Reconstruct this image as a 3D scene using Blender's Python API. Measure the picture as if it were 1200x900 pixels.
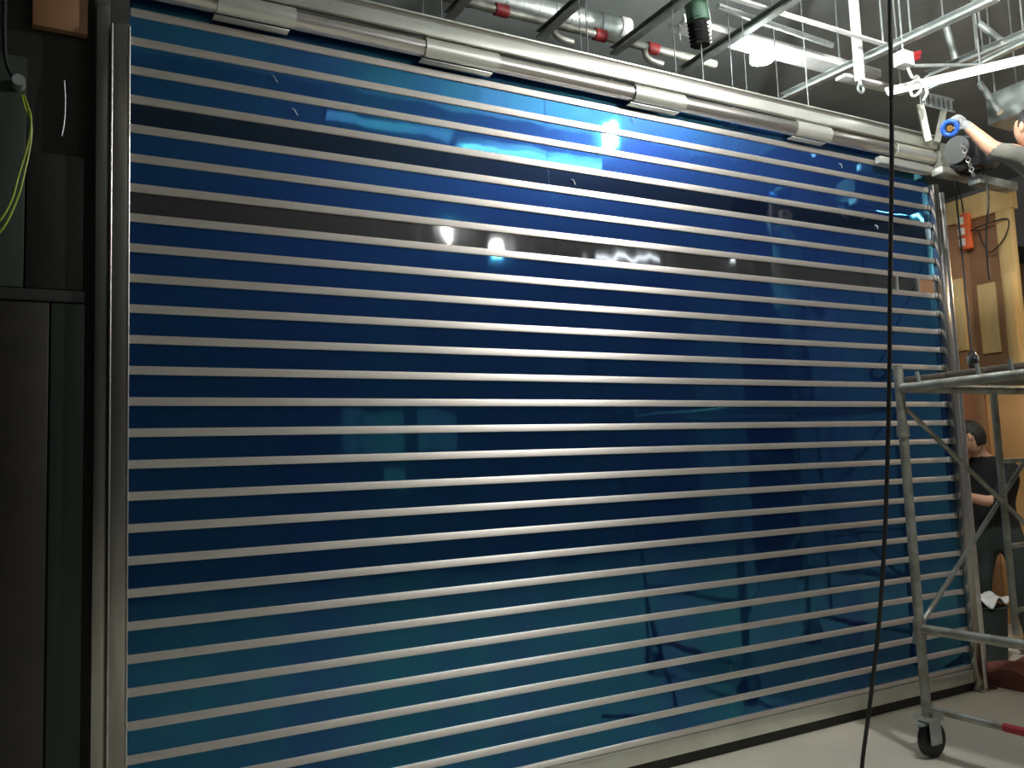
import bpy, bmesh, math, random
from mathutils import Vector, Matrix
random.seed(7)
for o in list(bpy.data.objects): bpy.data.objects.remove(o)
SC = bpy.context.scene
COL = SC.collection

# ------------------------------------------------------------------ camera
FPX = 1014.02
YAW, PIT, ROL = math.radians(28.987), math.radians(5.704), math.radians(-2.254)
CAM = Vector((0.0, -3.586, 1.505))
_fw = Vector((math.sin(YAW)*math.cos(PIT), math.cos(YAW)*math.cos(PIT), math.sin(PIT)))
_ri = Vector((math.cos(YAW), -math.sin(YAW), 0)); _up = _ri.cross(_fw)
_r2 = math.cos(ROL)*_ri + math.sin(ROL)*_up
_u2 = -math.sin(ROL)*_ri + math.cos(ROL)*_up
cd = bpy.data.cameras.new('camera'); cd.sensor_fit = 'HORIZONTAL'; cd.sensor_width = 36
cd.lens = FPX/1200*36; cd.clip_start = .05; cd.clip_end = 100
cam = bpy.data.objects.new('camera', cd); COL.objects.link(cam)
m = Matrix((_r2, _u2, -_fw)).transposed().to_4x4(); m.translation = CAM
cam.matrix_world = m
SC.camera = cam
def ray(px, py): return _fw + (px-600)/FPX*_r2 - (py-450)/FPX*_u2
def onz(px, py, z): d = ray(px, py); return CAM + d*((z-CAM.z)/d.z)
def ony(px, py, y): d = ray(px, py); return CAM + d*((y-CAM.y)/d.y)
def atd(px, py, dist): return CAM + ray(px, py)*dist

# ------------------------------------------------------------------ world, exposure, light levels
w = bpy.data.worlds.new('world'); SC.world = w; w.use_nodes = True
w.node_tree.nodes['Background'].inputs[0].default_value = (.55, .75, .85, 1)
w.node_tree.nodes['Background'].inputs[1].default_value = .02
SC.view_settings.view_transform = 'Standard'; SC.view_settings.look = 'None'
SC.view_settings.gamma = 1; SC.view_settings.use_curve_mapping = False
SC.view_settings.exposure = -0.55
L_FRONT, L_REAR, L_BACK, L_TUBE, L_DIM, L_REAR_FILL, L_SIDE, L_STRIP = 1600, 200, 700, 9, 1.6, 30, 380, 6

# ------------------------------------------------------------------ materials
def nd(nt, t, **kw):
    n = nt.nodes.new(t)
    for k, v in kw.items(): setattr(n, k, v)
    return n
def mat(name, col, rough=.5, metal=0., col2=None, scale=8., stretch=(1,1,1), bump=0., bscale=None, coat=0., rough2=None, detail=4, spec=None):
    M = bpy.data.materials.new(name); M.use_nodes = True
    nt = M.node_tree; b = nt.nodes['Principled BSDF']
    b.inputs['Base Color'].default_value = (*col, 1); b.inputs['Roughness'].default_value = rough
    b.inputs['Metallic'].default_value = metal; b.inputs['Coat Weight'].default_value = coat
    if spec is not None: b.inputs['Specular IOR Level'].default_value = spec
    tc = nd(nt, 'ShaderNodeTexCoord'); mp = nd(nt, 'ShaderNodeMapping'); mp.inputs['Scale'].default_value = stretch
    nt.links.new(tc.outputs['Object'], mp.inputs['Vector'])
    n = nd(nt, 'ShaderNodeTexNoise'); n.inputs['Scale'].default_value = scale; n.inputs['Detail'].default_value = detail
    nt.links.new(mp.outputs[0], n.inputs['Vector'])
    if col2 is None: col2 = tuple(c*.75 for c in col)
    r = nd(nt, 'ShaderNodeValToRGB')
    r.color_ramp.elements[0].position = .35; r.color_ramp.elements[1].position = .65
    r.color_ramp.elements[0].color = (*col, 1); r.color_ramp.elements[1].color = (*col2, 1)
    nt.links.new(n.outputs['Fac'], r.inputs[0]); nt.links.new(r.outputs[0], b.inputs['Base Color'])
    if rough2 is not None:
        q = nd(nt, 'ShaderNodeMapRange'); q.inputs[3].default_value = rough; q.inputs[4].default_value = rough2
        nt.links.new(n.outputs['Fac'], q.inputs[0]); nt.links.new(q.outputs[0], b.inputs['Roughness'])
    if bump:
        n2 = nd(nt, 'ShaderNodeTexNoise'); n2.inputs['Scale'].default_value = bscale or scale*4; n2.inputs['Detail'].default_value = 3
        nt.links.new(mp.outputs[0], n2.inputs['Vector'])
        bp = nd(nt, 'ShaderNodeBump'); bp.inputs['Strength'].default_value = 1; bp.inputs['Distance'].default_value = bump
        nt.links.new(n2.outputs['Fac'], bp.inputs['Height']); nt.links.new(bp.outputs[0], b.inputs['Normal'])
    return M
def brushed(M_, aniso=.8):
    nt = M_.node_tree; b = nt.nodes['Principled BSDF']; tg = nd(nt, 'ShaderNodeCombineXYZ'); tg.inputs[2].default_value = 1
    b.inputs['Anisotropic'].default_value = aniso; nt.links.new(tg.outputs[0], b.inputs['Tangent']); return M_
def emit(name, col, s):
    M = bpy.data.materials.new(name); M.use_nodes = True; nt = M.node_tree
    b = nt.nodes['Principled BSDF']; b.inputs['Base Color'].default_value = (.8, .8, .8, 1)
    b.inputs['Emission Color'].default_value = (*col, 1); b.inputs['Emission Strength'].default_value = s
    return M
def film(name, ca, cb, cdiff, diff=.12, rough=.045):
    """blue protective film: tinted mirror gloss with a little body scatter, faint upright bands and ripples"""
    M = bpy.data.materials.new(name); M.use_nodes = True; nt = M.node_tree; nt.nodes.remove(nt.nodes['Principled BSDF'])
    out = nt.nodes['Material Output']
    tc = nd(nt, 'ShaderNodeTexCoord'); mp = nd(nt, 'ShaderNodeMapping'); mp.inputs['Scale'].default_value = (1, 1, .25)
    nt.links.new(tc.outputs['Object'], mp.inputs[0])
    n = nd(nt, 'ShaderNodeTexNoise'); n.inputs['Scale'].default_value = 2.2; n.inputs['Detail'].default_value = 5
    nt.links.new(mp.outputs[0], n.inputs[0])
    r = nd(nt, 'ShaderNodeValToRGB'); r.color_ramp.elements[0].position = .38; r.color_ramp.elements[1].position = .62
    r.color_ramp.elements[0].color = (*ca, 1); r.color_ramp.elements[1].color = (*cb, 1)
    nt.links.new(n.outputs['Fac'], r.inputs[0])
    g = nd(nt, 'ShaderNodeBsdfGlossy'); g.inputs['Roughness'].default_value = rough
    nt.links.new(r.outputs[0], g.inputs['Color'])
    d = nd(nt, 'ShaderNodeBsdfDiffuse'); d.inputs['Color'].default_value = (*cdiff, 1)
    g3 = nd(nt, 'ShaderNodeBsdfGlossy'); g3.inputs['Roughness'].default_value = .42; g3.inputs['Color'].default_value = (*[min(1, c*1.4) for c in cdiff], 1)
    tg = nd(nt, 'ShaderNodeCombineXYZ'); tg.inputs[2].default_value = 1
    g3.inputs['Anisotropy'].default_value = .3; nt.links.new(tg.outputs[0], g3.inputs['Tangent'])
    md = nd(nt, 'ShaderNodeMixShader'); md.inputs[0].default_value = .6
    nt.links.new(d.outputs[0], md.inputs[1]); nt.links.new(g3.outputs[0], md.inputs[2])
    mx = nd(nt, 'ShaderNodeMixShader'); mx.inputs[0].default_value = diff
    nt.links.new(g.outputs[0], mx.inputs[1]); nt.links.new(md.outputs[0], mx.inputs[2])
    g2 = nd(nt, 'ShaderNodeBsdfGlossy'); g2.inputs['Roughness'].default_value = .04; g2.inputs['Color'].default_value = (1, 1, 1, 1)
    fr = nd(nt, 'ShaderNodeFresnel'); fr.inputs['IOR'].default_value = 1.3
    mx2 = nd(nt, 'ShaderNodeMixShader'); nt.links.new(fr.outputs[0], mx2.inputs[0])
    nt.links.new(mx.outputs[0], mx2.inputs[1]); nt.links.new(g2.outputs[0], mx2.inputs[2])
    mp2 = nd(nt, 'ShaderNodeMapping'); mp2.inputs['Scale'].default_value = (1.2, 1, .5)
    nt.links.new(tc.outputs['Object'], mp2.inputs[0])
    n2 = nd(nt, 'ShaderNodeTexNoise'); n2.inputs['Scale'].default_value = 3; n2.inputs['Detail'].default_value = 2
    nt.links.new(mp2.outputs[0], n2.inputs[0])
    bp = nd(nt, 'ShaderNodeBump'); bp.inputs['Distance'].default_value = .0065; bp.inputs['Strength'].default_value = .6
    nt.links.new(n2.outputs['Fac'], bp.inputs['Height'])
    for s in (g, g2): nt.links.new(bp.outputs[0], s.inputs['Normal'])
    nt.links.new(mx2.outputs[0], out.inputs[0])
    return M
M = dict(
    film=film('blue_film', (.006, .28, .36), (.018, .17, .40), (.014, .040, .165), .5),
    thin=film('thin_film', (.06, .13, .17), (.05, .10, .16), (.006, .011, .03), .5),
    bare=film('bare_polycarbonate', (.16, .165, .17), (.12, .125, .13), (.05, .05, .052), .5, .06),
    rail=brushed(mat('satin_rail', (.90, .86, .81), .50, .92, (.84, .78, .73), 3, (1, 1, 6), rough2=.58)),
    steel=mat('stainless', (.78, .77, .74), .24, 1, (.66, .62, .58), 2.5, (1, 8, 8), rough2=.36),
    sleeve=mat('zinc_sleeve', (.80, .82, .74), .38, .8, (.7, .71, .64), 5),
    post=mat('polished_post', (.55, .54, .50), .2, 1, (.40, .37, .34), 3, (6, 6, .6), rough2=.3),
    galv=mat('galvanised', (.62, .66, .64), .42, .75, (.45, .49, .48), 14, rough2=.55),
    tube=mat('scaffold_steel', (.50, .51, .46), .45, .7, (.26, .25, .20), 9, rough2=.65, bump=.0008),
    concrete=mat('concrete', (.76, .72, .60), .62, 0, (.64, .61, .52), 1.6, bump=.002, bscale=30, detail=8, rough2=.8),
    slab=mat('soffit_slab', (.36, .39, .38), .9, 0, (.26, .29, .28), 1.2, bump=.004, bscale=14),
    grey=mat('grey_wall', (.20, .21, .23), .8, 0, (.16, .17, .19), .8),
    pale=mat('pale_wall', (.5, .5, .54), .8, 0, (.44, .44, .48), .8), rod=mat('dull_rod', (.16, .17, .17), .6),
    dark=mat('dark_wall', (.022, .022, .018), .5, 0, (.014, .016, .013), 2),
    dkpanel=mat('dark_green_panel', (.034, .050, .036), .45, 0, (.024, .036, .026), 3, (4, 4, .5)),
    brpanel=mat('dark_brown_panel', (.040, .035, .028), .38, 0, (.028, .026, .02), 3, (1, 1, 3)),
    white=mat('white_board', (.86, .88, .86), .7, 0, (.80, .82, .80), 3),
    ply=mat('orange_plywood', (.72, .40, .16), .6, 0, (.62, .32, .12), 2.2, (1, 1, .3), detail=6),
    brown=mat('brown_board', (.36, .19, .095), .7, 0, (.28, .14, .07), 2, (1, 1, .3), detail=6),
    deck=mat('weathered_plank', (.20, .17, .13), .8, 0, (.12, .10, .08), 4, (.3, 3, 3)),
    red_wood=mat('red_brown_board', (.44, .17, .08), .65, 0, (.34, .12, .05), 2, (1, 1, .3)),
    pine=mat('pale_pine', (.78, .58, .28), .6, 0, (.68, .47, .2), 4, (3, 3, .35), detail=6),
    black=mat('black_rubber', (.012, .013, .012), .5), blkgloss=mat('black_plastic', (.015, .016, .017), .25),
    red=mat('red_paint', (.42, .03, .035), .5), green=mat('green_wrap', (.035, .09, .055), .55, bump=.01, bscale=20),
    blue=mat('blue_plastic', (.03, .12, .5), .3), orange=mat('orange_plastic', (.9, .18, .06), .4),
    yg=mat('yellow_green_sheath', (.38, .5, .04), .45), wht=mat('white_plastic', (.8, .8, .78), .4),
    shirt=mat('olive_shirt', (.20, .20, .17), .9, bump=.004, bscale=40), trouser=mat('dark_trousers', (.05, .05, .042), .9),
    blkshirt=mat('black_shirt', (.010, .010, .011), .9), gtrouser=mat('green_grey_trousers', (.035, .05, .045), .9),
    skin=mat('skin', (.62, .36, .24), .5, 0, (.56, .31, .2)), hair=mat('black_hair', (.012, .011, .010), .55, bump=.004, bscale=120),
    glove=mat('grey_glove', (.25, .26, .26), .85), shoe=mat('dark_shoe', (.03, .028, .025), .6),
    brass=mat('brass', (.6, .35, .12), .4, .8), mat_red=mat('red_brown_tarp', (.20, .06, .045), .75, 0, (.13, .045, .035), 4, bump=.01, bscale=9),
    l_front=emit('lamp_glow', (1, 1, .97), L_FRONT), l_back=emit('lamp_glow_white', (.93, 1, .97), L_BACK),
    l_tube=emit('tube_glow', (.92, 1, 1), L_TUBE), l_dim=emit('dim_tube_glow', (.8, .93, 1), L_DIM), l_rear=emit('rear_lamp_glow', (1, .97, .92), L_REAR), l_rear_fill=emit('rear_fill_glow', (.9, .96, 1), L_REAR_FILL),
    l_side=emit('warm_bulb_glow', (1, .72, .42), L_SIDE), l_strip=emit('strip_glow', (.95, 1, .97), L_STRIP),
)

# ------------------------------------------------------------------ mesh helpers
def box(bm, x0, x1, y0, y1, z0, z1, bev=0.):
    g = bmesh.ops.create_cube(bm, size=1)['verts']
    for v in g: v.co = Vector(((x0+x1)/2+v.co.x*(x1-x0), (y0+y1)/2+v.co.y*(y1-y0), (z0+z1)/2+v.co.z*(z1-z0)))
    if bev:
        es = list({e for v in g for e in v.link_edges})
        bmesh.ops.bevel(bm, geom=es, offset=bev, segments=2, affect='EDGES', profile=.5)
def frame_of(d, hint=Vector((0, 0, 1))):
    d = d.normalized()
    if abs(d.dot(hint)) > .98: hint = Vector((1, 0, 0))
    a = d.cross(hint).normalized(); return a, a.cross(d).normalized()
def cyl(bm, p, q, r, r2=None, n=12, cap=True):
    p, q = Vector(p), Vector(q); r2 = r if r2 is None else r2
    a, b = frame_of(q-p)
    A = [bm.verts.new(p+(a*math.cos(t)+b*math.sin(t))*r) for t in [2*math.pi*i/n for i in range(n)]]
    B = [bm.verts.new(q+(a*math.cos(t)+b*math.sin(t))*r2) for t in [2*math.pi*i/n for i in range(n)]]
    for i in range(n): bm.faces.new((A[i], A[(i+1) % n], B[(i+1) % n], B[i]))
    if cap: bm.faces.new(A[::-1]); bm.faces.new(B)
def path(bm, pts, r, n=8):
    pts = [Vector(p) for p in pts]; rings = []; a = None
    for i, p in enumerate(pts):
        d = (pts[min(i+1, len(pts)-1)]-pts[max(i-1, 0)]).normalized()
        if a is None: a, b = frame_of(d)
        a = (a-d*a.dot(d)).normalized(); b = a.cross(d)
        rr = r[i] if isinstance(r, (list, tuple)) else r
        rings.append([bm.verts.new(p+(a*math.cos(2*math.pi*k/n)+b*math.sin(2*math.pi*k/n))*rr) for k in range(n)])
    for A, B in zip(rings, rings[1:]):
        for i in range(n): bm.faces.new((A[i], A[(i+1) % n], B[(i+1) % n], B[i]))
    bm.faces.new(rings[0][::-1]); bm.faces.new(rings[-1])
def smooth_pts(pts, sub=6):
    P = [Vector(p) for p in pts]; out = []
    for i in range(len(P)-1):
        p0, p1, p2, p3 = P[max(i-1, 0)], P[i], P[i+1], P[min(i+2, len(P)-1)]
        for k in range(sub):
            t = k/sub
            out.append(.5*((2*p1)+(p2-p0)*t+(2*p0-5*p1+4*p2-p3)*t*t+(3*p1-p0-3*p2+p3)*t**3))
    return out+[P[-1]]
def extrude_profile(bm, prof, x0, x1):
    """closed (y,z) profile swept along x"""
    A = [bm.verts.new((x0, y, z)) for y, z in prof]; B = [bm.verts.new((x1, y, z)) for y, z in prof]
    n = len(prof)
    for i in range(n): bm.faces.new((A[i], A[(i+1) % n], B[(i+1) % n], B[i]))
    bm.faces.new(A[::-1]); bm.faces.new(B)
def torus(bm, c, R, r, axis, n=12, k=6):
    a, b = frame_of(Vector(axis)); ax = Vector(axis).normalized(); c = Vector(c); rings = []
    for i in range(n):
        t = 2*math.pi*i/n; d = a*math.cos(t)+b*math.sin(t)
        rings.append([bm.verts.new(c+d*(R+r*math.cos(2*math.pi*j/k))+ax*r*math.sin(2*math.pi*j/k)) for j in range(k)])
    for i in range(n):
        A, B = rings[i], rings[(i+1) % n]
        for j in range(k): bm.faces.new((A[j], A[(j+1) % k], B[(j+1) % k], B[j]))
def link(o, parent=None):
    COL.objects.link(o)
    if parent is not None: o.parent = parent
    return o
def mesh_of(bm, name, material, smooth=True):
    bmesh.ops.recalc_face_normals(bm, faces=bm.faces)
    me = bpy.data.meshes.new(name); bm.to_mesh(me); bm.free()
    me.materials.append(material)
    if smooth:
        for p in me.polygons: p.use_smooth = True
        try: me.set_sharp_from_angle(angle=math.radians(35))
        except Exception: pass
    return me
def obj(name, bm, material, parent=None, loc=(0, 0, 0), label=None, cat=None, group=None, smooth=True, kind=None):
    me = bm if isinstance(bm, bpy.types.Mesh) else mesh_of(bm, name, M[material], smooth)
    o = bpy.data.objects.new(name, me); o.location = loc
    link(o, parent); tag(o, label, cat, group, kind)
    return o
def tag(o, label=None, cat=None, group=None, kind=None):
    for k, v in (('label', label), ('category', cat), ('group', group), ('kind', kind)):
        if v: o[k] = v
    return o
def thing(name, loc, label, cat, group=None):
    return tag(link(bpy.data.objects.new(name, None)), label, cat, group) if not any(loc) else _th(name, loc, label, cat, group)
def _th(name, loc, label, cat, group):
    o = bpy.data.objects.new(name, None); o.location = loc; link(o); return tag(o, label, cat, group)
def new(): return bmesh.new()
def bx(*a, **k): bm = new(); box(bm, *a, **k); return bm
def struct(name, bm, material, parent=None): return obj(name, bm, material, parent, kind='structure', smooth=False)

# ------------------------------------------------------------------ room shell
struct('floor', bx(-3, 11, -9, 8, -.12, 0), 'concrete')
struct('ceiling', bx(-3, 11, -9, 8, 5.0, 5.15), 'slab')
struct('wall_back', bx(-3, 11, -9.15, -9, 0, 5.0), 'grey')
struct('wall_far', bx(-3, 11, 8, 8.15, 0, 5.0), 'dark')
struct('wall_right', bx(11, 11.15, -9, 8, 0, 5.0), 'pale')
struct('wall_outer_left', bx(-3.15, -3, -9, 8, 0, 5.0), 'dark')
# wall beside the shutter, with its cladding panels
wl = struct('wall_left', bx(-3, .186, .02, .2, 0, 5.0), 'dark')
for x0, x1, z0, z1, mt in ((-.62, -.155, .0, 2.19, 'brpanel'), (-.15, .040, .0, 2.19, 'brpanel'), (.046, .158, .0, 2.19, 'dkpanel'),
                           (-.62, -.045, 2.24, 3.12, 'dkpanel'), (-.04, .150, 2.24, 2.76, 'dark')):
    obj('cladding_panel', bx(x0, x1, -.012, .02, z0, z1, bev=.004), mt, wl)
obj('panel_trim', bx(-.62, .158, -.02, .02, 2.193, 2.237, bev=.004), 'dark', wl)
obj('wood_board', bx(-.03, .158, -.02, .02, 3.25, 3.62, bev=.003), 'brown', wl)

# ------------------------------------------------------------------ roller shutter
SP = .12; XL, XR = .308, 5.228
def zk(k): return (15.2-k)*SP
sh = thing('roller_shutter', (XL, 0, 0), 'wide closed roller shutter of blue filmed panels between horizontal silver rails', 'roller shutter')
W = XR-XL
pm = {}
for key in ('film', 'thin', 'bare'):
    pm[key] = mesh_of(bx(0, W, -.004, .004, -.048, .048), 'panel_'+key, M[key], False)
for k in range(-14, 14):
    key = 'bare' if k == -7 else 'thin' if k == -10 else 'film'
    zc = zk(k+.5)
    if k == 13:
        o = obj('panel', bx(0, W, -.004, .004, -.045, .05), 'film', sh, (0, 0, zc), smooth=False)
    else:
        o = obj('panel', pm[key], None, sh, (0, 0, zc))
    if key != 'film': o['label'] = 'grey panel stripped of its blue film' if key == 'bare' else 'dark panel with thin film'
# rail: convex face, small lips
prof = []
for i in range(9):
    t = -1+2*i/8
    prof.append((-.0125-.0022*(1-abs(t)**3), t*.0155))
prof += [(-.008, .0165), (.008, .0165), (.008, -.0165), (-.008, -.0165)]
bm = new(); extrude_profile(bm, prof, .004, W-.004); rail_me = mesh_of(bm, 'rail', M['rail'])
bm = new(); box(bm, -.03, 0, -.02, .006, -.019, .019, bev=.004); cap_me = mesh_of(bm, 'end_cap', M['steel'])
for k in range(-13, 14):
    r = obj('rail', rail_me, None, sh, (0, 0, zk(k)))
    obj('end_cap', cap_me, None, r, (W-.004, 0, 0))
# bottom bar, and a black seal put in to keep the gap below dark
bb = obj('bottom_bar', bx(0, W, -.028, .02, .058, .140, bev=.004), 'sleeve', sh)
obj('bar_lip', bx(0, W, -.020, .014, .143, .170, bev=.004), 'rail', bb)
obj('gap_shade_seal', bx(0, W, -.008, .012, .003, .058), 'black', sh)
# film tears, little clips on the stripped row
for px in (1050, 1075):
    p = ony(px, 333, -.006)
    obj('film_clip', bx(p.x-XL-.008, p.x-XL+.008, -.016, -.004, zk(-6.93), zk(-6.1), bev=.002), 'steel', sh)
obj('see_through_patch', bx(W-.16, W-.03, -.009, -.0045, zk(-6.86), zk(-6.14)), 'brown', sh, label='brown patch for wood showing through the stripped panel')  # brown plate standing in for the wood seen through the clear panel

cm = None
for px, py in ((322, 92), (346, 131), (985, 194), (1027, 266), (672, 213), (742, 141), (700, 178)):
    p = ony(px, py, -.006); bm = new()
    path(bm, smooth_pts([(p.x-XL-.014, -.006, p.z+.012), (p.x-XL-.004, -.014, p.z+.004), (p.x-XL+.004, -.012, p.z-.010), (p.x-XL+.012, -.007, p.z-.014)], 4), .0022, n=5)
    obj('film_curl', bm, 'wht', sh)
# guide rails
g = thing('guide_rail', (.25, 0, 0), 'tall dark polished steel guide post beside dark wall and shutter edge', 'guide rail')
obj('channel', bx(-.012, .056, -.065, .06, 0, 3.30, bev=.003), 'post', g)
obj('side_plate', bx(-.062, -.014, -.045, .06, 0, 3.40, bev=.004), 'post', g)
for x in (-.009, .053):
    bm = new(); cyl(bm, (x, -.066, 0), (x, -.066, 3.29), .0045, n=12); obj('edge_strip', bm, 'steel', g)
g = thing('guide_rail', (5.26, 0, 0), 'bright steel guide rail at shutter end near the scaffold', 'guide rail')
obj('channel', bx(-.028, .035, -.05, .05, 0, 3.3, bev=.006), 'post', g)
bm = new(); cyl(bm, (.065, -.02, 0), (.065, -.02, 3.25), .034, n=16); obj('round_edge', bm, 'steel', g)
obj('base_plate', bx(-.028, .13, -.08, .08, 0, .012, bev=.003), 'post', g)

# header beam and barrel
hb = thing('header_beam', (0, -.09, 3.545), 'long bright steel header beam above the shutter barrel', 'beam')
obj('front_face', bx(-.3, 5.22, -.025, -.0, -.034, .028, bev=.004), 'sleeve', hb)
obj('upper_flange', bx(-.3, 5.22, .001, .03, -.02, .060, bev=.002), 'steel', hb)
obj('top_lip', bx(-.3, 5.22, -.012, .03, .061, .069, bev=.002), 'sleeve', hb)
br = thing('shutter_barrel', (0, -.065, 3.466), 'stainless shutter barrel with pale wrapped collars under header beam', 'barrel')
bm = new(); cyl(bm, (-.2, 0, 0), (5.22, 0, 0), .041, n=32); obj('tube', bm, 'steel', br)
def collar(x0, x1):
    bm = new(); R = .050; n = 28
    ang = [math.radians(-75+255*i/n) for i in range(n+1)]
    prof = [(R*-math.cos(a), R*math.sin(a)) for a in ang]
    inn = [((R-.006)*-math.cos(a), (R-.006)*math.sin(a)) for a in ang]
    extrude_profile(bm, prof+inn[::-1], x0, x1)
    c = obj('collar', bm, 'sleeve', br)
    obj('collar_flap', bx(x0-.01, x1-.02, -.005, .040, -.056, -.049, bev=.003), 'sleeve', c)
for a, b in ((.63, .95), (1.55, 1.93), (2.74, 3.08), (3.93, 4.22), (4.82, 5.20)): collar(a, b)
obj('support_plate', bx(4.66, 5.18, -.03, .01, -.115, -.07, bev=.003), 'sleeve', br)
obj('end_bracket', bx(5.24, 5.37, -.05, .06, -.10, .10, bev=.008), 'tube', br)

# ------------------------------------------------------------------ lamps
def bulb(name, p, hang, mt, label, r=.045, h=.15, horiz=False):
    t = thing(name, p, label, 'lamp')
    bm = new(); cyl(bm, (0, 0, -h/2), (0, 0, h/2), r, n=14); obj('glowing_bulb', bm, mt, t)
    bm = new(); cyl(bm, (0, 0, h/2), (0, 0, h/2+.05), r*.7, n=12); obj('lamp_socket', bm, 'wht', t)
    bm = new(); cyl(bm, (0, 0, h/2+.05), (0, 0, hang), .006, n=8); obj('lamp_cord', bm, 'black', t)
    return t
bulb('hanging_bulb', (3.63, -1.375, 3.90), 1.10, 'l_front', 'bare bright bulb hanging in front of the shutter')
bulb('hanging_bulb', (3.42, -3.72, 3.81), 1.19, 'l_rear', 'bare bulb hanging on a cord behind the scaffold, nearer the tube light')
bulb('hanging_bulb', (4.37, -4.38, 3.87), 1.13, 'l_rear', 'bare bulb hanging on a cord toward the added rear tube lights')
t = thing('work_light', (3.93, .14, 4.0), 'glaring white work light under the cable tray', 'lamp')
bm = new(); cyl(bm, (0, 0, -.022), (0, 0, .016), .07, n=20); obj('glowing_lens', bm, 'l_back', t)
obj('lamp_housing', bx(-.045, .045, -.045, .045, .016, .036, bev=.004), 'galv', t)
obj('lamp_bracket', bx(-.012, .012, -.012, .012, .036, .05), 'galv', t)
def batten(x0, x1, y, z, mt, label, group, wd=.10, hang=4.998):
    L = x1-x0; t = thing('tube_light', (x0, y, z), label, 'lamp', group)
    prof = [(-wd/2, .0)]+[(-wd/2*math.cos(math.pi*i/8), -.03*math.sin(math.pi*i/8)) for i in range(1, 8)]+[(wd/2, .0)]
    bm = new(); extrude_profile(bm, prof, .015, L-.015); obj('glowing_diffuser', bm, mt, t)
    obj('light_housing', bx(0, L, -wd/2-.006, wd/2+.006, .001, .045, bev=.004), 'wht', t)
    for x in (0, L-.014): obj('end_cap', bx(x, x+.014, -wd/2-.004, wd/2+.004, -.033, .0), 'wht', t)
    for x in (.2*L, .8*L):
        bm = new(); cyl(bm, (x, 0, .045), (x, 0, hang-z), .005, n=6); obj('light_rod', bm, 'galv', t)
batten(2.60, 3.80, -1.80, 3.84, 'l_tube', 'tube light hung above the room before the shutter', 'tube lights before the shutter', hang=4.25)
batten(1.60, 2.52, -1.68, 3.84, 'l_dim', 'short dim tube light beside the bright tube light', None, hang=4.25)
for x, y in ((6.6, -6.0), (8.6, -5.6), (8.6, -3.0)):  # unseen tubes added to brighten the rear walls the panels reflect
    batten(x, x+1.2, y, 4.4, 'l_rear_fill', 'added tube light brightening the rear of the room', 'added tube lights over the rear room')
bulb('side_bulb', (7.0, -.35, 2.9), 2.1, 'l_side', 'warm bulb hanging beside the plywood wall', r=.03, h=.10)

# white plasterboard bulkhead in front of the shutter, boards hung on rods
for i in range(5):
    x0 = .25+i*1.09
    t = thing('plasterboard_strip', (x0, -1.78, 4.25), 'white plasterboard soffit strip hung before the shutter', 'board', 'plasterboard soffit strips')
    obj('board', bx(.0, 1.08, -.34, .33, 0, .014), 'white', t)
    for x in (.25, .85):
        bm = new(); cyl(bm, (x, 0, .014), (x, 0, .748), .005, n=6); obj('board_rod', bm, 'galv', t)

# ------------------------------------------------------------------ ceiling works behind and above the header
def channel_mesh(L, wd, h, th=.003):
    """C channel running along local y from 0 to L, open to the side"""
    bm = new()
    box(bm, -wd/2, wd/2, 0, L, 0, th); box(bm, -wd/2, wd/2, 0, L, h-th, h); box(bm, -wd/2, -wd/2+th, 0, L, th, h-th)
    box(bm, wd/2-th, wd/2, 0, L, th, .012)
    return bm
def keel(p, q, wd=.05, h=.045, label='galvanised ceiling channel running over the header beam', group='cross channels over the header', mt='galv'):
    p, q = Vector(p), Vector(q); d = q-p
    o = obj('ceiling_channel', channel_mesh(d.length, wd, h), mt, None, p, label, 'channel', group, smooth=False)
    o.rotation_euler = d.to_track_quat('Y', 'Z').to_euler()
    return o
KG = 'cross channels over the header'
for x, y1, lb in ((2.55, .52, 'galvanised channel crossing beneath the grey duct'), (3.06, .50, 'galvanised channel crossing by the bright duct flange'),
                  (3.62, .53, 'galvanised channel crossing the tray between hose bundle and work light'), (1.98, .55, 'dim galvanised channel near the free end of the duct')):
    keel((x, y1, 4.0), (x, -.92, 4.0), label=lb, group=KG)
keel((4.54, .56, 4.0), (4.66, -.92, 4.0), label='long bright channel passing behind the drop post', group=KG)
keel((5.19, -.1, 4.0), (5.26, -.92, 4.0), label='galvanised channel over the junction box hose', group=KG)
# wide white tray parallel to the shutter
t = thing('cable_tray', (3.25, .08, 4.05), 'white cable tray running behind the ceiling channels', 'cable tray')
obj('tray_bed', bx(0, 1.72, 0, .12, 0, .004), 'wht', t)
obj('tray_side', bx(0, 1.72, -.004, 0, 0, .05), 'wht', t); obj('tray_side', bx(0, 1.72, .12, .124, 0, .05), 'wht', t)
t = obj('main_channel', bx(3.2, 4.72, -.245, -.215, 4.05, 4.062), 'wht', None, label='narrow white strip channel parallel to the cable tray', cat='channel', smooth=False)
bm = new(); cyl(bm, (3.36, -.10, 4.08), (4.35, -.05, 4.08), .018, n=10)
obj('conduit', bm, 'galv', label='grey conduit between tray and strip channel', cat='conduit')
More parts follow.
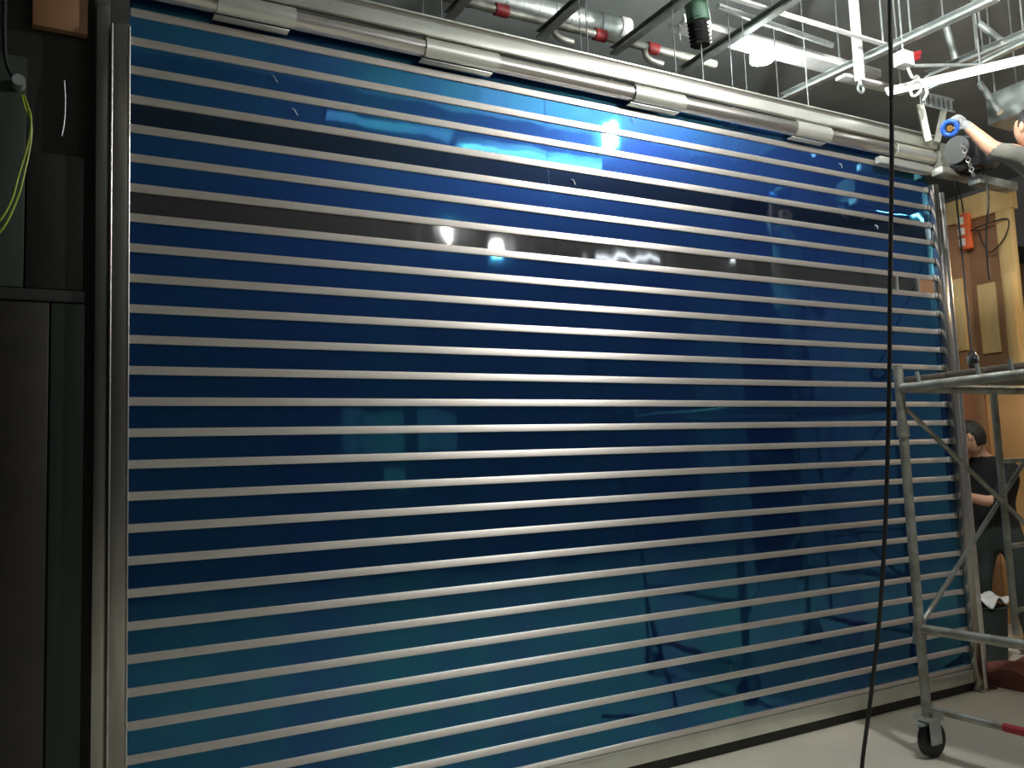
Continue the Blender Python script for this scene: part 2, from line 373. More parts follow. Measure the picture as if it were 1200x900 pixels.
# duct with flange, pipes with red couplings
t = thing('air_duct', (2.05, .64, 4.24), 'grey spiral duct with bright flange above the header', 'duct')
bm = new(); cyl(bm, (0, 0, 0), (1.12, -.05, 0), .068, n=20); d = obj('duct_body', bm, 'galv', t)
for i in range(9):
    bm = new(); cyl(bm, (.1+.11*i, -.0045-.005*i, 0), (.11+.11*i, -.005-.005*i, 0), .071, n=20); obj('duct_ring', bm, 'galv', d)
bm = new(); cyl(bm, (1.12, -.05, 0), (1.19, -.053, 0), .076, n=20); obj('duct_flange', bm, 'wht', t)
t = thing('sprinkler_pipe', (1.9, .52, 4.12), 'pale sprinkler pipe with red couplings beside the duct', 'pipe')
bm = new(); cyl(bm, (0, 0, 0), (2.0, 0, 0), .026, n=14); obj('pipe_run', bm, 'tube', t)
for x in (.40, 1.08, 1.48):
    bm = new(); cyl(bm, (x-.04, 0, 0), (x+.04, 0, 0), .036, n=14); obj('red_coupling', bm, 'red', t)
for x in (.75, 1.42):
    bm = new(); path(bm, smooth_pts([(x, 0, 0), (x+.01, 0, -.06), (x+.05, -.01, -.09), (x+.12, -.02, -.10)]), .02); obj('pipe_elbow', bm, 'tube', t)
# hanger rods
rods = [(497, 0, 20), (519, 0, 25), (683, 30, 62), (691, 30, 64), (795, 8, 100), (826, 60, 90), (861, 70, 108), (878, 85, 118), (915, 85, 122), (952, 130, 150)]
for px, y0, y1 in rods:
    p = ony(px, y1+10, -.08)
    bm = new(); cyl(bm, (0, 0, 0), (0, 0, 5.0-3.614), .003, n=6)
    obj('hanger_rod', bm, 'rod', None, (p.x, -.07, 3.614), 'thin steel hanger rod rising from the header beam', 'rod', 'hanger rods on the header beam')
for px, py, z in ((985, 84, 4.05), (1036, 62, 4.02), (1068, 48, 4.02), (1152, 62, 4.02), (1200, 46, 4.02)):
    p = onz(px, py, z)
    bm = new(); cyl(bm, (0, 0, 0), (0, 0, 5.0-p.z), .006, n=6)
    obj('hanger_rod', bm, 'galv', None, p, 'thin pale hanger rod holding a ceiling channel', 'rod', 'hanger rods on the channels')
# thick white drop post with hook fitting
p = onz(1008, 95, 3.86)
t = thing('drop_post', p, 'thick white drop post with a hook fitting at its foot', 'post')
obj('post_shaft', bx(-.026, .026, -.02, .02, 0, 5.0-p.z, bev=.003), 'wht', t)
bm = new(); torus(bm, (0, 0, -.05), .026, .008, (0, 1, 0)); cyl(bm, (0, 0, 0), (0, 0, -.03), .014); obj('hook', bm, 'galv', t)
# cross plate behind post
p = onz(985, 92, 3.9); q = onz(1062, 110, 3.9)
obj('steel_plate', bx(0, (q-p).length, -.04, .04, 0, .02, bev=.003), 'wht', None, p, 'pale steel plate bolted at the foot of the drop post', 'plate').rotation_euler.z = math.atan2(q.y-p.y, q.x-p.x)
# bright strip light slanting over the right side
p = onz(1038, 111, 3.80); q = onz(1230, 66, 3.80); L = (q-p).length
t = thing('strip_light', p, 'glowing strip light slanting over the scaffold', 'lamp'); t.rotation_euler.z = math.atan2(q.y-p.y, q.x-p.x)
obj('strip_housing', bx(0, L, -.035, .035, .010, .035, bev=.003), 'wht', t)
obj('glowing_diffuser', bx(.01, L-.01, -.028, .028, 0, .012, bev=.003), 'l_strip', t)
for x in (.1*L, .6*L):
    bm = new(); cyl(bm, (x, 0, .03), (x, 0, 1.2), .006, n=6); obj('light_rod', bm, 'galv', t)
keel(onz(1085, 108, 3.88), onz(1225, 40, 3.95), .04, .035, 'slender galvanised channel above the strip light', None)
# perforated bracket with V struts under it
p = onz(1078, 112, 3.82); q = onz(1118, 122, 3.82)
t = thing('perforated_bracket', p, 'perforated galvanised bracket with slanting struts by the strip light', 'bracket'); t.rotation_euler.z = math.atan2(q.y-p.y, q.x-p.x); L = (q-p).length
bm = new()
N = 7
for i in range(N):
    x = i*L/N; box(bm, x, x+L/N*.55, -.003, .003, -.05, .02)
box(bm, 0, L, -.003, .003, .02, .032); box(bm, 0, L, -.003, .003, -.062, -.05); box(bm, 0, L, -.003, .05, .032, .036)
obj('slotted_face', bm, 'galv', t, smooth=False)
for x0, x1 in ((.02, .07), (L*.75, L*.45)):
    bm = new(); cyl(bm, (x0, .02, -.05), (x1, .02, -.29), .028, n=4); obj('strut', bm, 'tube', t, smooth=False)
# junction box with red plug, flexible white hose, conduit
p = onz(1059, 70, 3.9)
t = thing('junction_box', p, 'white junction box with a red plug and curly hose', 'junction box')
obj('box_body', bx(-.05, .05, -.04, .04, -.045, .045, bev=.008), 'wht', t)
bm = new(); cyl(bm, (.05, 0, .03), (.13, -.02, .06), .018); cyl(bm, (.05, 0, .0), (.12, -.02, .03), .015); obj('red_plug', bm, 'red', t)
bm = new(); path(bm, smooth_pts([(.03, 0, -.04), (.07, .0, -.10), (.15, .02, -.07), (.17, .02, -.15), (.10, .03, -.20), (.07, .02, -.14), (.12, .0, -.11), (.20, .0, -.16), (.18, .02, -.22)]), .009); obj('curly_hose', bm, 'wht', t)
bm = new(); cyl(bm, (.05, .02, -.02), (.46, -.2, -.03), .011); obj('conduit_arm', bm, 'galv', t)
bm = new(); cyl(bm, (0, 0, .045), (0, 0, 5.0-p.z), .006, n=6); obj('box_rod', bm, 'galv', t)
# green wrapped bundle ending in black corrugated hose
p = onz(822, 52, 3.85)
t = thing('hose_bundle', p, 'green wrapped cable bundle ending in a black corrugated hose', 'hose')
bm = new(); path(bm, smooth_pts([(-.01, .0, .13), (-.03, .0, .25), (-.06, .05, .45), (-.02, .1, .8), (0, .1, 1.15)]), .065, n=12); obj('green_wrap', bm, 'green', t)
bm = new(); n = 15; path(bm, [(-.02+.02*i/n, 0, .15-.17*i/n) for i in range(n)], [.062 if i % 2 else .050 for i in range(n)], n=14); obj('corrugated_hose', bm, 'blkgloss', t)
bm = new(); path(bm, smooth_pts([(.05, 0, .3), (.065, -.01, .15), (.05, -.02, .05), (.02, -.03, .02)]), .006); obj('white_wire', bm, 'wht', t)
p = onz(796, 48, 3.95)
obj('paper_tag', bx(-.012, .012, -.003, .003, 0, .10), 'wht', None, p, 'small white tag hanging beside the hose bundle', 'tag')
# grey equipment box, slanted struts upper right
p = onz(1202, 138, 3.75)
t = thing('equipment_box', p, 'pale grey equipment box above the worker on the scaffold', 'box')
obj('box_body', bx(-.11, .25, -.1, .2, 0, .22, bev=.01), 'galv', t)
for x, y in ((-.07, .15), (.2, .15), (.2, -.05)):
    bm = new(); cyl(bm, (x, y, .22), (x, y, 4.998-p.z), .006, n=6); obj('box_rod', bm, 'galv', t)
for a, b, za, zb, lb in (((1172, 132), (1148, 98), 3.70, 3.95, 'slanted grey strut between strip light and equipment box'),
                         ((1186, 58), (1148, 28), 3.98, 4.2, 'slanted grey strut above the slender channel'),
                         ((1120, 70), (1105, 20), 4.0, 4.3, 'steep grey strut beside the junction box conduit')):
    pa, pb = onz(*a, za), onz(*b, zb)
    t = thing('slanted_strut', pb, lb, 'strut', 'slanted ceiling struts')
    bm = new(); cyl(bm, (0, 0, 0), pa-pb, .022, n=10); obj('strut_tube', bm, 'galv', t)
    bm = new(); cyl(bm, (0, 0, 0), (0, 0, 5.0-pb.z), .006, n=6); obj('strut_rod', bm, 'galv', t)
# far ceiling clutter: dark ducts behind
for i, (x, y, z, r, L) in enumerate(((1.0, 2.2, 4.5, .16, 7), (0, 3.4, 4.3, .10, 8))):
    t = thing('far_duct', (x, y, z), 'thick dark duct deep above the shutter' if i == 0 else 'thinner dark duct furthest behind the shutter', 'duct')
    bm = new(); cyl(bm, (0, 0, 0), (L, 0, 0), r, n=20); obj('duct_body', bm, 'slab', t)
    for k in range(5):
        bm = new(); cyl(bm, (.5+k*1.4, 0, r), (.5+k*1.4, 0, 4.998-z), .008, n=6); obj('duct_rod', bm, 'galv', t)

# ------------------------------------------------------------------ right side: timber wall
wr = thing('timber_wall', (7.5, 1.1, 0), 'timber wall of brown boards and plywood beyond the scaffold', 'timber wall')
obj('board', bx(.0, .05, .10, .85, 2.05, 3.62, bev=.004), 'brown', wr)
obj('board', bx(.0, .05, -.32, .098, 2.05, 3.62, bev=.004), 'brown', wr)
obj('board', bx(.0, .05, .05, .85, 0, 2.045, bev=.004), 'red_wood', wr)
obj('plywood_sheet', bx(-.02, .03, -1.4, .048, 0, 2.045, bev=.004), 'ply', wr)
obj('top_plate', bx(-.04, .06, -.36, .55, 3.625, 3.84, bev=.005), 'pine', wr, label='pale timber top plate')
obj('stud', bx(-.06, -.002, -.36, -.22, 2.05, 3.62, bev=.005), 'pine', wr)
obj('stud', bx(-.10, -.022, -.34, -.26, 2.05, 3.05, bev=.005), 'pine', wr)
obj('plank', bx(-.03, -.002, .17, .33, 2.44, 3.11, bev=.004), 'pine', wr)
obj('plank', bx(-.03, -.002, -.14, .03, 2.38, 3.01, bev=.004), 'pine', wr)
obj('corner_post', bx(-.05, -.002, .05, .13, 0, 2.045, bev=.004), 'brown', wr)
obj('ledger_rail', bx(-.08, -.022, -1.4, -.02, 2.06, 2.12, bev=.004), 'galv', wr)
# dark jamb between the guide rail and the timber wall
wj = thing('dark_partition', (7.0, 2.4, 0), 'dark brown partition in the shadow behind the guide rail', 'partition')
obj('partition_face', bx(-.9, 3.9, 0, .1, 0, 3.75, bev=.004), 'brown', wj)
obj('partition_head', bx(-.9, 3.9, -.04, .1, 3.755, 3.95, bev=.004), 'dark', wj)
# power strip with cord
p = ony(1131, 272, 1.15)
p = Vector((7.42, onz(1131, 272, 3.3).y, 0)); d = ray(1131, 272); q = CAM+d*((7.40-CAM.x)/d.x)
t = thing('power_strip', q, 'orange power strip with white sockets hanging on the brown boards', 'power strip')
obj('strip_body', bx(-.02, .03, -.055, .03, -.16, .17, bev=.01), 'orange', t)
for i in range(3): obj('socket', bx(-.035, -.02, -.01, .05, -.13+.1*i, -.06+.1*i, bev=.006), 'wht', t)
bm = new(); path(bm, smooth_pts([(0, 0, .17), (.01, .02, .4), (.0, .05, .75)]), .007); obj('cord', bm, 'black', t)
bm = new(); path(bm, smooth_pts([(0, -.05, 0), (0, -.12, -.02), (0, -.16, -.15), (0, -.22, -.24), (0, -.34, -.16), (.0, -.40, -.05), (0, -.38, .02), (0, -.2, .02), (0, -.09, .01)]), .006); obj('looped_cord', bm, 'black', t)
# black lamp-like device on a cord, near the deck
q = atd(1140, 422, 5.3)
t = thing('hanging_reel', q, 'small black reel hanging on a cord by the pale planks', 'reel')
bm = new(); torus(bm, (0, 0, 0), .036, .024, (.6, -.8, 0), n=18, k=10); obj('reel_ring', bm, 'blkgloss', t)
bm = new(); cyl(bm, (-.02, .02, 0), (.02, -.02, 0), .03, n=14); obj('reel_core', bm, 'tube', t)
tp = atd(1119, 215, 5.95)-q
bm = new(); path(bm, smooth_pts([(0, 0, .05), tuple(tp*.5+Vector((.0, 0, -.03))), tuple(tp)]), .006); obj('reel_cord', bm, 'black', t)

# ------------------------------------------------------------------ scaffold
AX, AY = 3.93, -.64; EX, DY = 5.55, -1.60; DK = 1.85; R = .024
sc = thing('mobile_scaffold', (AX, AY, 0), 'rolling steel tube scaffold with plank deck beside the shutter', 'scaffold')
def sx(bmf, name, mt='tube', parent=None, label=None): return obj(name, bmf, mt, parent or sc, label=label)
def stube(name, p, q, r=R, mt='tube', parent=None):
    bm = new(); cyl(bm, p, q, r, n=14); return obj(name, bm, mt, parent or sc)
LX, LY = EX-AX, DY-AY
legs = []
for x, y in ((0, 0), (LX, 0), (0, LY), (LX, LY)):
    bm = new(); path(bm, [(x, y, .20), (x, y, 1.0), (x, y, 1.6), (x, y, 1.97)], R, n=14)
    lg = obj('leg', bm, 'tube', sc); legs.append(lg)
    bm = new(); cyl(bm, (x, y, 1.60), (x, y, 1.66), R+.008, n=14); obj('coupler', bm, 'tube', lg)
    bm = new(); cyl(bm, (x, y, .58), (x, y, .68), R+.007, n=14); obj('coupler', bm, 'tube', lg)
    # caster
    bm = new(); cyl(bm, (x+.02, y-.018, .088), (x+.02, y+.018, .088), .085, n=24); cs = obj('caster_wheel', bm, 'black', lg)
    bm = new(); cyl(bm, (x+.02, y-.03, .088), (x+.02, y+.03, .088), .024, n=14); obj('wheel_hub', bm, 'galv', cs)
    bm = new()
    for s in (-1, 1): box(bm, x-.03, x+.05, y+s*.034-.003, y+s*.034+.003, .07, .19)
    box(bm, x-.045, x+.06, y-.045, y+.045, .185, .20); box(bm, x-.075, x-.02, y-.02, y+.02, .165, .178)
    obj('caster_fork', bm, 'galv', lg, smooth=False)
    break_ = None
for y in (0, LY): stube('deck_tube', (0, y, DK), (LX, y, DK))
for x in (0, LX): stube('deck_tube', (x, 0, DK), (x, LY, DK))
for x in (0, LX):
    stube('cross_bar', (x, 0, .63), (x, LY, .63))
    b_ = stube('low_bar', (x, 0, .24), (x, LY, .24), .018)
    stube('red_band', (x, -.40, .24), (x, -.70, .24), .020, 'red', b_)
# X braces on the long sides
for y in (0,):
    stube('diagonal_brace', (0, y+.03, .60), (LX, y+.03, 1.86), .013)
    stube('diagonal_brace', (0, y-.03, 1.74), (LX, y-.03, .62), .013)
    bm = new(); cyl(bm, (.03, y+.03, .64), (.0, y+.03, .55), .02); obj('brace_clip', bm, 'galv', sc)
stube('inner_post', (.80, .0, .50), (.80, 0, DK), .019)
stube('inner_rail', (.80, 0, 1.45), (LX, 0, 1.45), .014)
stube('inner_rail', (.80, 0, .98), (LX, 0, .98), .014)
stube('inner_rail', (.80, 0, .63), (LX, 0, .63), .014)
for i in range(4):
    y0 = LY+.03+i*(abs(LY)-.06)/4
    obj('deck_plank', bx(.0, LX+.05, y0+.004, y0+(abs(LY)-.06)/4-.004, DK+.025, DK+.055, bev=.004), 'deck', sc)
for y in (-.12, -.44, -.60):
    bm = new(); cyl(bm, (-.005, y, DK+.02), (-.012, y+.004, DK+.075), .010); obj('deck_pin', bm, 'galv', sc)

# ------------------------------------------------------------------ black hanging cable
pts = [tuple(onz(1046, 0, 3.4)*1)]
pts = [atd(1043, -60, 3.62), atd(1043, 0, 3.62), atd(1045, 180, 3.68), atd(1043, 330, 3.74), atd(1042, 450, 3.80), atd(1038, 600, 3.86), atd(1031, 720, 3.92), atd(1020, 820, 3.97), atd(1010, 900, 4.02)]
top = Vector((pts[0].x, pts[0].y, 5.0)); bot = pts[-1]
pts = [top, (top+pts[0])/2] + pts + [Vector((bot.x-.05, bot.y-.05, .012)), Vector((bot.x-.35, bot.y-.25, .012))]
bm = new(); path(bm, smooth_pts(pts), .0095, n=8)
obj('power_cable', bm, 'black', label='black power cable hanging from ceiling to floor before the shutter', cat='cable')
# earth wires on the left
for i, dx in enumerate((0, .022)):
    a = [ony(26+i*2, 112, -.06), ony(29+i*4, 126, -.08), ony(36, 142-4*i, -.1), ony(34+i*2, 165, -.1), ony(22+i*6, 205, -.1), ony(13+i*6, 236, -.1), ony(-4+i*2, 262+i*12, -.1), ony(-40, 285+i*8, -.08)]
    bm = new(); path(bm, smooth_pts(a), .0045, n=6)
    obj('earth_wire', bm, 'yg', label='yellow green earth wire looping from the dark wall', cat='wire', group='earth wires on the dark wall')
p = ony(22, 97, -.04)
t = thing('wall_fitting', p, 'grey conduit fitting on the dark wall above the earth wires', 'fitting')
bm = new(); cyl(bm, (0, .05, 0), (0, -.03, 0), .022); obj('fitting_cap', bm, 'galv', t)
bm = new(); path(bm, smooth_pts([(-.02, 0, .02), (-.045, .0, .1), (-.05, .01, .35), (-.045, .02, .6)]), .008); obj('fitting_conduit', bm, 'black', t)
p = ony(75, 130, -.01)
bm = new(); path(bm, smooth_pts([(0, 0, .12), (.004, -.005, .04), (.002, -.006, -.04), (-.006, 0, -.1)]), .0025, n=6)
obj('loose_wire', bm, 'galv', None, p, 'short pale loose wire on the dark wall', 'wire')

# ------------------------------------------------------------------ motor at barrel end
p = Vector((5.02, -.42, 3.36))
t = thing('shutter_motor', p, 'black shutter motor with chain at the barrel end', 'motor')
bm = new(); cyl(bm, (-.08, 0, 0), (.26, 0, .0), .085, n=20); obj('motor_body', bm, 'black', t)
obj('gear_case', bx(-.02, .14, -.10, .10, -.12, .10, bev=.02), 'blkgloss', t)
bm = new()
for i in range(7):
    torus(bm, (-.10+.012*i, -.06, -.00-.028*i), .014, .004, (1, 0, 0) if i % 2 else (0, 1, 0), n=8, k=5)
obj('chain', bm, 'steel', t)
obj('motor_bracket', bx(-.14, .5, .06, .14, -.135, -.09, bev=.006), 'tube', t)
obj('bracket_arm', bx(.10, .5, -.02, .06, -.19, -.135, bev=.006), 'tube', t)
bm = new(); path(bm, smooth_pts([(.1, -.05, -.1), (.12, -.05, -.3), (.09, -.03, -.55), (.13, 0, -.8)]), .006); obj('motor_cord', bm, 'black', t)

# ------------------------------------------------------------------ people
def person(name, joints, edges, zones, label, head, hair_fn, face_dir):
    """one continuous skinned body; zones(center)->material key"""
    me = bpy.data.meshes.new(name+'_skeleton'); names = list(joints)
    me.from_pydata([joints[n][0] for n in names], [(names.index(a), names.index(b)) for a, b in edges], [])
    o = bpy.data.objects.new(name+'_tmp', me); COL.objects.link(o)
    sk = o.modifiers.new('skin', 'SKIN'); sub = o.modifiers.new('sub', 'SUBSURF'); sub.levels = 3; sub.render_levels = 3
    for i, n in enumerate(names):
        r = joints[n][1]; r = r if isinstance(r, tuple) else (r, r)
        me.skin_vertices[0].data[i].radius = r
        me.skin_vertices[0].data[i].use_root = (n == 'pelvis')
    bpy.context.view_layer.update()
    dg = bpy.context.evaluated_depsgraph_get()
    m2 = bpy.data.meshes.new_from_object(o.evaluated_get(dg)); bpy.data.objects.remove(o)
    keys = []
    m2.materials.clear()
    for p in m2.polygons:
        k = zones(p.center)
        if k not in keys: keys.append(k); m2.materials.append(M[k])
        p.material_index = keys.index(k); p.use_smooth = True
    # head merged into the same mesh
    bm = new(); bm.from_mesh(m2)
    c, hr = Vector(head[0]), head[1]
    f = Vector(face_dir).normalized(); s = f.cross(Vector((0, 0, 1))).normalized(); u = s.cross(f)
    if 'skin' not in keys: keys.append('skin'); m2.materials.append(M['skin'])
    si = keys.index('skin')
    n0 = len(bm.verts)
    g = bmesh.ops.create_uvsphere(bm, u_segments=24, v_segments=16, radius=1)['verts']
    for v in g:
        x, y, z = v.co          # x side, y front, z up
        jaw = 1-.28*max(0, -z)**1.5
        wx, wy, wz = x*.76*jaw, y*.95*(1-.12*max(0, -z)), z*1.18
        if y > .5 and abs(x) < .25 and -.35 < z < .1: wy += .16*(1-abs(x)/.25)       # nose
        if y > .5 and .15 < abs(x) < .5 and .0 < z < .25: wy -= .06                  # eye sockets
        if y > .6 and abs(x) < .3 and -.62 < z < -.45: wy += .04                     # lips
        v.co = c+(s*wx+f*wy+u*wz)*hr
    for sd in (-1, 1):                                                               # ears
        e = bmesh.ops.create_uvsphere(bm, u_segments=10, v_segments=8, radius=1)['verts']
        for v in e: x, y, z = v.co; v.co = c+(s*(sd*.78+x*.10)+f*(-.05+y*.17)+u*(.0+z*.28))*hr; 
        g += e
    gs = set(g)
    for fc in bm.faces:
        if fc.verts[0] in gs: fc.material_index = si; fc.smooth = True
    bm.to_mesh(m2); bm.free()
    m2.name = name
    b = bpy.data.objects.new('person', m2); COL.objects.link(b)
    # hair cap
    bm = new(); gg = bmesh.ops.create_uvsphere(bm, u_segments=24, v_segments=16, radius=1)['verts']
    for v in gg:
        x, y, z = v.co; v.co = c+(s*x*.82+f*(y*1.0-.05)+u*(z*1.2+.05))*hr
    dl = []
    for v in gg:
        a_, f_ = (v.co-c).dot(u)/hr, (v.co-c).dot(f)/hr
        if (a_ < .35 and f_ > .3) or (a_ < -.05 and f_ > -.2) or a_ < -.85: dl.append(v)
    bmesh.ops.delete(bm, geom=dl, context='VERTS')
    h = obj('hair', bm, 'hair', b); sol = h.modifiers.new('s', 'SOLIDIFY'); sol.thickness = .008
    # eyes and mouth
    for sd in (-1, 1):
        bm = new(); e = bmesh.ops.create_uvsphere(bm, u_segments=10, v_segments=8, radius=.014)['verts']
        for v in e: v.co += c+(s*sd*.32+f*.80+u*.10)*hr
        obj('eye', bm, 'blkgloss', b)
    return tag(b, label, 'person')
V = lambda x, y, z: (x, y, z)
# worker on the deck: body right of the frame, leaning and reaching to the motor
DZ = 1.905
hd = atd(1209, 150, 4.80)
sl = Vector((4.84, -.90, 3.10)); el = atd(1166, 178, 4.80); wrp = atd(1137, 151, 4.86); ha = atd(1126, 143, 4.88)
J = dict(pelvis=(V(5.06, -1.12, 2.66), (.15, .12)), spine=(V(5.02, -1.08, 2.85), (.15, .115)), chest=(V(4.98, -1.04, 3.02), (.165, .12)),
         neck=(V(4.90, -.99, 3.17), .06), headj=(tuple(hd+Vector((.03, -.02, -.03))), .06),
         shl=(tuple(sl), .075), eln=(tuple(el+Vector((.06, -.04, -.01))), .060), el=(tuple(el), .050), fm=(tuple(el.lerp(wrp, .45)), .043), wr=(tuple(wrp), .032), ha=(tuple(ha), .034),
         shr=(V(5.13, -1.2, 3.06), .07), er=(V(5.26, -1.14, 2.82), .05), wrr=(V(5.24, -.98, 2.62), .032), har=(V(5.22, -.93, 2.55), .036),
         hl=(V(5.0, -1.05, 2.56), .095), kl=(V(4.98, -.99, 2.28), .065), al=(V(5.02, -.97, 1.99), .045), tl=(V(4.93, -.86, 1.945), .035),
         hr=(V(5.13, -1.2, 2.56), .095), kr=(V(5.16, -1.2, 2.28), .065), ar=(V(5.18, -1.22, 1.99), .045), tr=(V(5.09, -1.10, 1.945), .035))
E = [('pelvis', 'spine'), ('spine', 'chest'), ('chest', 'neck'), ('neck', 'headj'), ('chest', 'shl'), ('shl', 'eln'), ('eln', 'el'), ('el', 'fm'), ('fm', 'wr'), ('wr', 'ha'),
     ('chest', 'shr'), ('shr', 'er'), ('er', 'wrr'), ('wrr', 'har'), ('pelvis', 'hl'), ('hl', 'kl'), ('kl', 'al'), ('al', 'tl'), ('pelvis', 'hr'), ('hr', 'kr'), ('kr', 'ar'), ('ar', 'tr')]
def z1(c):
    if c.z < 2.04: return 'shoe'
    if c.z < 2.66: return 'trouser'
    if (c-wrp).length < .03 or (c-ha).length < .06: return 'glove'
    if (c-el).length < .24 and (c-wrp).length < (el-wrp).length-.005: return 'skin'
    if (c-Vector(J['wrr'][0])).length < .12: return 'skin'
    if c.z > 3.17 and (c-hd).length < .16: return 'skin'
    return 'shirt'
W1 = person('worker', J, E, z1, 'worker in a grey olive shirt reaching over from the scaffold deck', (tuple(hd), .10), None, (.2, 1, .1))
def fingers(parent, wrist, palm, mt, grip, r=.0095, side=None, spread=.019):
    """palm block plus four curled fingers and a thumb, closing on the point 'grip'"""
    wrist, palm, grip = Vector(wrist), Vector(palm), Vector(grip)
    d = (palm-wrist).normalized(); side = Vector(side or (0, 0, 1)); side = (side-d*side.dot(d)).normalized(); nrm = d.cross(side)
    if nrm.dot(grip-palm) < 0: nrm = -nrm
    lens = (.030, .034, .032, .025)
    for i, l in enumerate(lens):
        b = palm+side*(i-1.5)*spread
        pts = [b-d*.01, b+d*.028, b+d*(.028+l*.7)+nrm*.018, b+d*(.026+l*.75)+nrm*.046, b+d*.028+nrm*.060]
        bm = new(); path(bm, smooth_pts(pts, 3), r, n=8); obj('finger', bm, mt, parent)
    b = palm-d*.03-side*.03
    bm = new(); path(bm, smooth_pts([b, b-side*.022+d*.02, b-side*.018+d*.048+nrm*.03], 3), r*1.15, n=8); obj('thumb', bm, mt, parent)
tool = atd(1114, 150, 4.90)
fingers(W1, wrp, ha, 'glove', tool, side=(.3, .2, 1))
fingers(W1, J['wrr'][0], J['har'][0], 'skin', (5.12, -1.0, 2.5), side=(0, 1, 0))
# tool held in the gloved hand
ax = (CAM-tool).normalized(); ax = (ax+Vector((-.25, .1, -.1))).normalized()
t = thing('power_drill', tool, 'blue power tool with round face held by the worker on the scaffold', 'power tool')
bm = new(); cyl(bm, -ax*.10, ax*.015, .042, n=20); obj('tool_body', bm, 'blkgloss', t)
bm = new(); torus(bm, ax*.02, .038, .014, ax, n=24, k=10); obj('blue_ring', bm, 'blue', t)
bm = new(); cyl(bm, ax*.01, ax*.028, .018, n=14); obj('tool_face', bm, 'brass', t)
hv = (ha-tool)
bm = new(); cyl(bm, -ax*.03, hv*1.0+Vector((0, 0, -.0)), .022, n=12); obj('tool_handle', bm, 'blkgloss', t)

# worker on the floor, seen from behind the guide rail, head bent to the shutter edge
hx = atd(1137, 512, 6.55)
B = Vector((6.36, .50, 0))
hd2 = hx
J = dict(pelvis=(V(B.x+.10, B.y+.02, .90), (.145, .115)), spine=(V(B.x+.10, B.y+.02, 1.08), (.15, .11)), chest=(V(B.x+.06, B.y+.01, 1.30), (.175, .12)),
         neck=(V(B.x-.04, B.y-.0, 1.46), .06), headj=(tuple(hd2+Vector((.03, 0, -.05))), .065),
         shl=(V(B.x-.02, B.y+.17, 1.37), .065), el=(V(B.x-.12, B.y+.26, 1.12), .048), wr=(V(B.x-.32, B.y+.24, 1.22), .03), ha=(V(B.x-.39, B.y+.23, 1.25), .036),
         shr=(V(B.x+.10, B.y-.17, 1.37), .065), er=(V(B.x-.14, B.y-.13, 1.13), .048), wrr=(V(B.x-.36, B.y+.02, 1.20), .03), harr=(V(B.x-.43, B.y+.05, 1.23), .036),
         hl=(V(B.x+.08, B.y+.11, .80), .095), kl=(V(B.x+.02, B.y+.12, .47), .066), al=(V(B.x+.10, B.y+.12, .09), .045), tl=(V(B.x-.06, B.y+.12, .045), .036),
         hr=(V(B.x+.14, B.y-.10, .80), .095), kr=(V(B.x+.13, B.y-.11, .47), .066), ar=(V(B.x+.20, B.y-.11, .09), .045), tr=(V(B.x+.04, B.y-.12, .045), .036))
E = [('pelvis', 'spine'), ('spine', 'chest'), ('chest', 'neck'), ('neck', 'headj'), ('chest', 'shl'), ('shl', 'el'), ('el', 'wr'), ('wr', 'ha'),
     ('chest', 'shr'), ('shr', 'er'), ('er', 'wrr'), ('wrr', 'harr'), ('pelvis', 'hl'), ('hl', 'kl'), ('kl', 'al'), ('al', 'tl'), ('pelvis', 'hr'), ('hr', 'kr'), ('kr', 'ar'), ('ar', 'tr')]
J2 = J
def z2(c):
    if c.z < .12: return 'shoe'
    for s_, w_ in (('el', 'ha'), ('er', 'harr')):
        a, b = Vector(J2[s_][0]), Vector(J2[w_][0]); d = (b-a); tt = (c-a).dot(d)/d.length_squared
        if .05 < tt and (c-(a+d*min(tt, 1))).length < .075 and c.x < B.x-.15: return 'skin'
    if c.z < .93: return 'gtrouser'
    if c.z > 1.47: return 'skin'
    return 'blkshirt'
W2 = person('worker', J, E, z2, 'worker in a black shirt standing behind the guide rail with head bent', (tuple(hd2), .105), None, (-.45, .85, -.3))
fingers(W2, J['wr'][0], J['ha'][0], 'skin', Vector(J['ha'][0])+Vector((0, -.1, 0)))
fingers(W2, J['wrr'][0], J['harr'][0], 'skin', Vector(J['harr'][0])+Vector((0, .1, 0)))

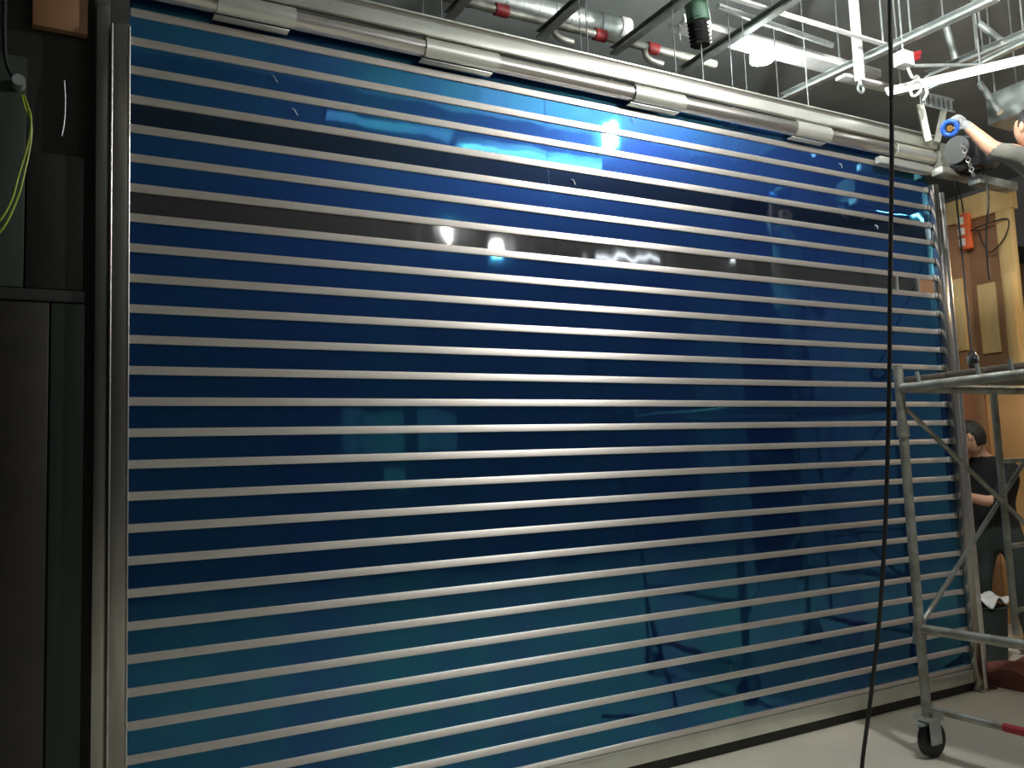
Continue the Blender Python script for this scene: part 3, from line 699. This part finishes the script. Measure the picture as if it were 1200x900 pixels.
# things on the floor
t = thing('bucket', (6.02, .36, 0), 'dark bucket standing by the worker near the guide rail', 'bucket')
bm = new(); cyl(bm, (0, 0, 0), (0, 0, .40), .10, .13, n=20); obj('bucket_body', bm, 'gtrouser', t)
bm = new(); torus(bm, (0, 0, .40), .13, .008, (0, 0, 1), n=20); obj('bucket_rim', bm, 'gtrouser', t)
bm = new(); bmesh.ops.create_grid(bm, x_segments=10, y_segments=10, size=.12)
for v in bm.verts: v.co.z = .03*math.sin(v.co.x*40)*math.cos(v.co.y*31)+.04-1.6*(v.co.x**2+v.co.y**2)
rg = obj('white_rag', bm, 'wht', None, (6.02, .36, .44), 'crumpled white rag lying on the dark bucket', 'rag'); s_ = rg.modifiers.new('s', 'SOLIDIFY'); s_.thickness = .006
p = onz(1190, 808, 0)
bm = new(); bmesh.ops.create_cube(bm, size=1); bmesh.ops.subdivide_edges(bm, edges=bm.edges, cuts=4, use_grid_fill=True)
for v in bm.verts: v.co = Vector((v.co.x*.62, v.co.y*.42, (v.co.z+.5)*.10*(1+.25*math.sin(v.co.x*9+v.co.y*7))))
obj('folded_tarp', bm, 'mat_red', None, (p.x+.28, p.y+.02, 0), 'folded red brown tarp on the floor by the guide rail', 'tarp')
p = onz(1205, 712, 0)
obj('timber_offcut', bx(-.25, .25, -.05, .05, 0, .09, bev=.005), 'pine', None, (7.05, .55, 0), 'pale timber offcut on the floor near the plywood wall', 'timber')

# ------------------------------------------------------------------ rear of the room, seen only as reflections in the shutter
obj('support_column', bx(8.3, 8.75, -5.0, -4.55, 0, 5.0, bev=.01), 'dark', None, label='dark square column in the rear of the room', cat='column')
for x0, x1, z0, z1, lb in ((4.1, 5.05, 1.85, 2.5, 'widest white board on the rear wall facing the shutter'), (5.25, 5.95, 1.85, 2.5, 'squarish white board on the rear wall beside the widest one'),
                           (4.75, 5.05, 1.3, 1.62, 'small white board on the rear wall below the widest one')):
    obj('notice_board', bx(x0, x1, -8.995, -8.97, z0, z1, bev=.004), 'white', None, label=lb, cat='board', group='white boards on the rear wall')
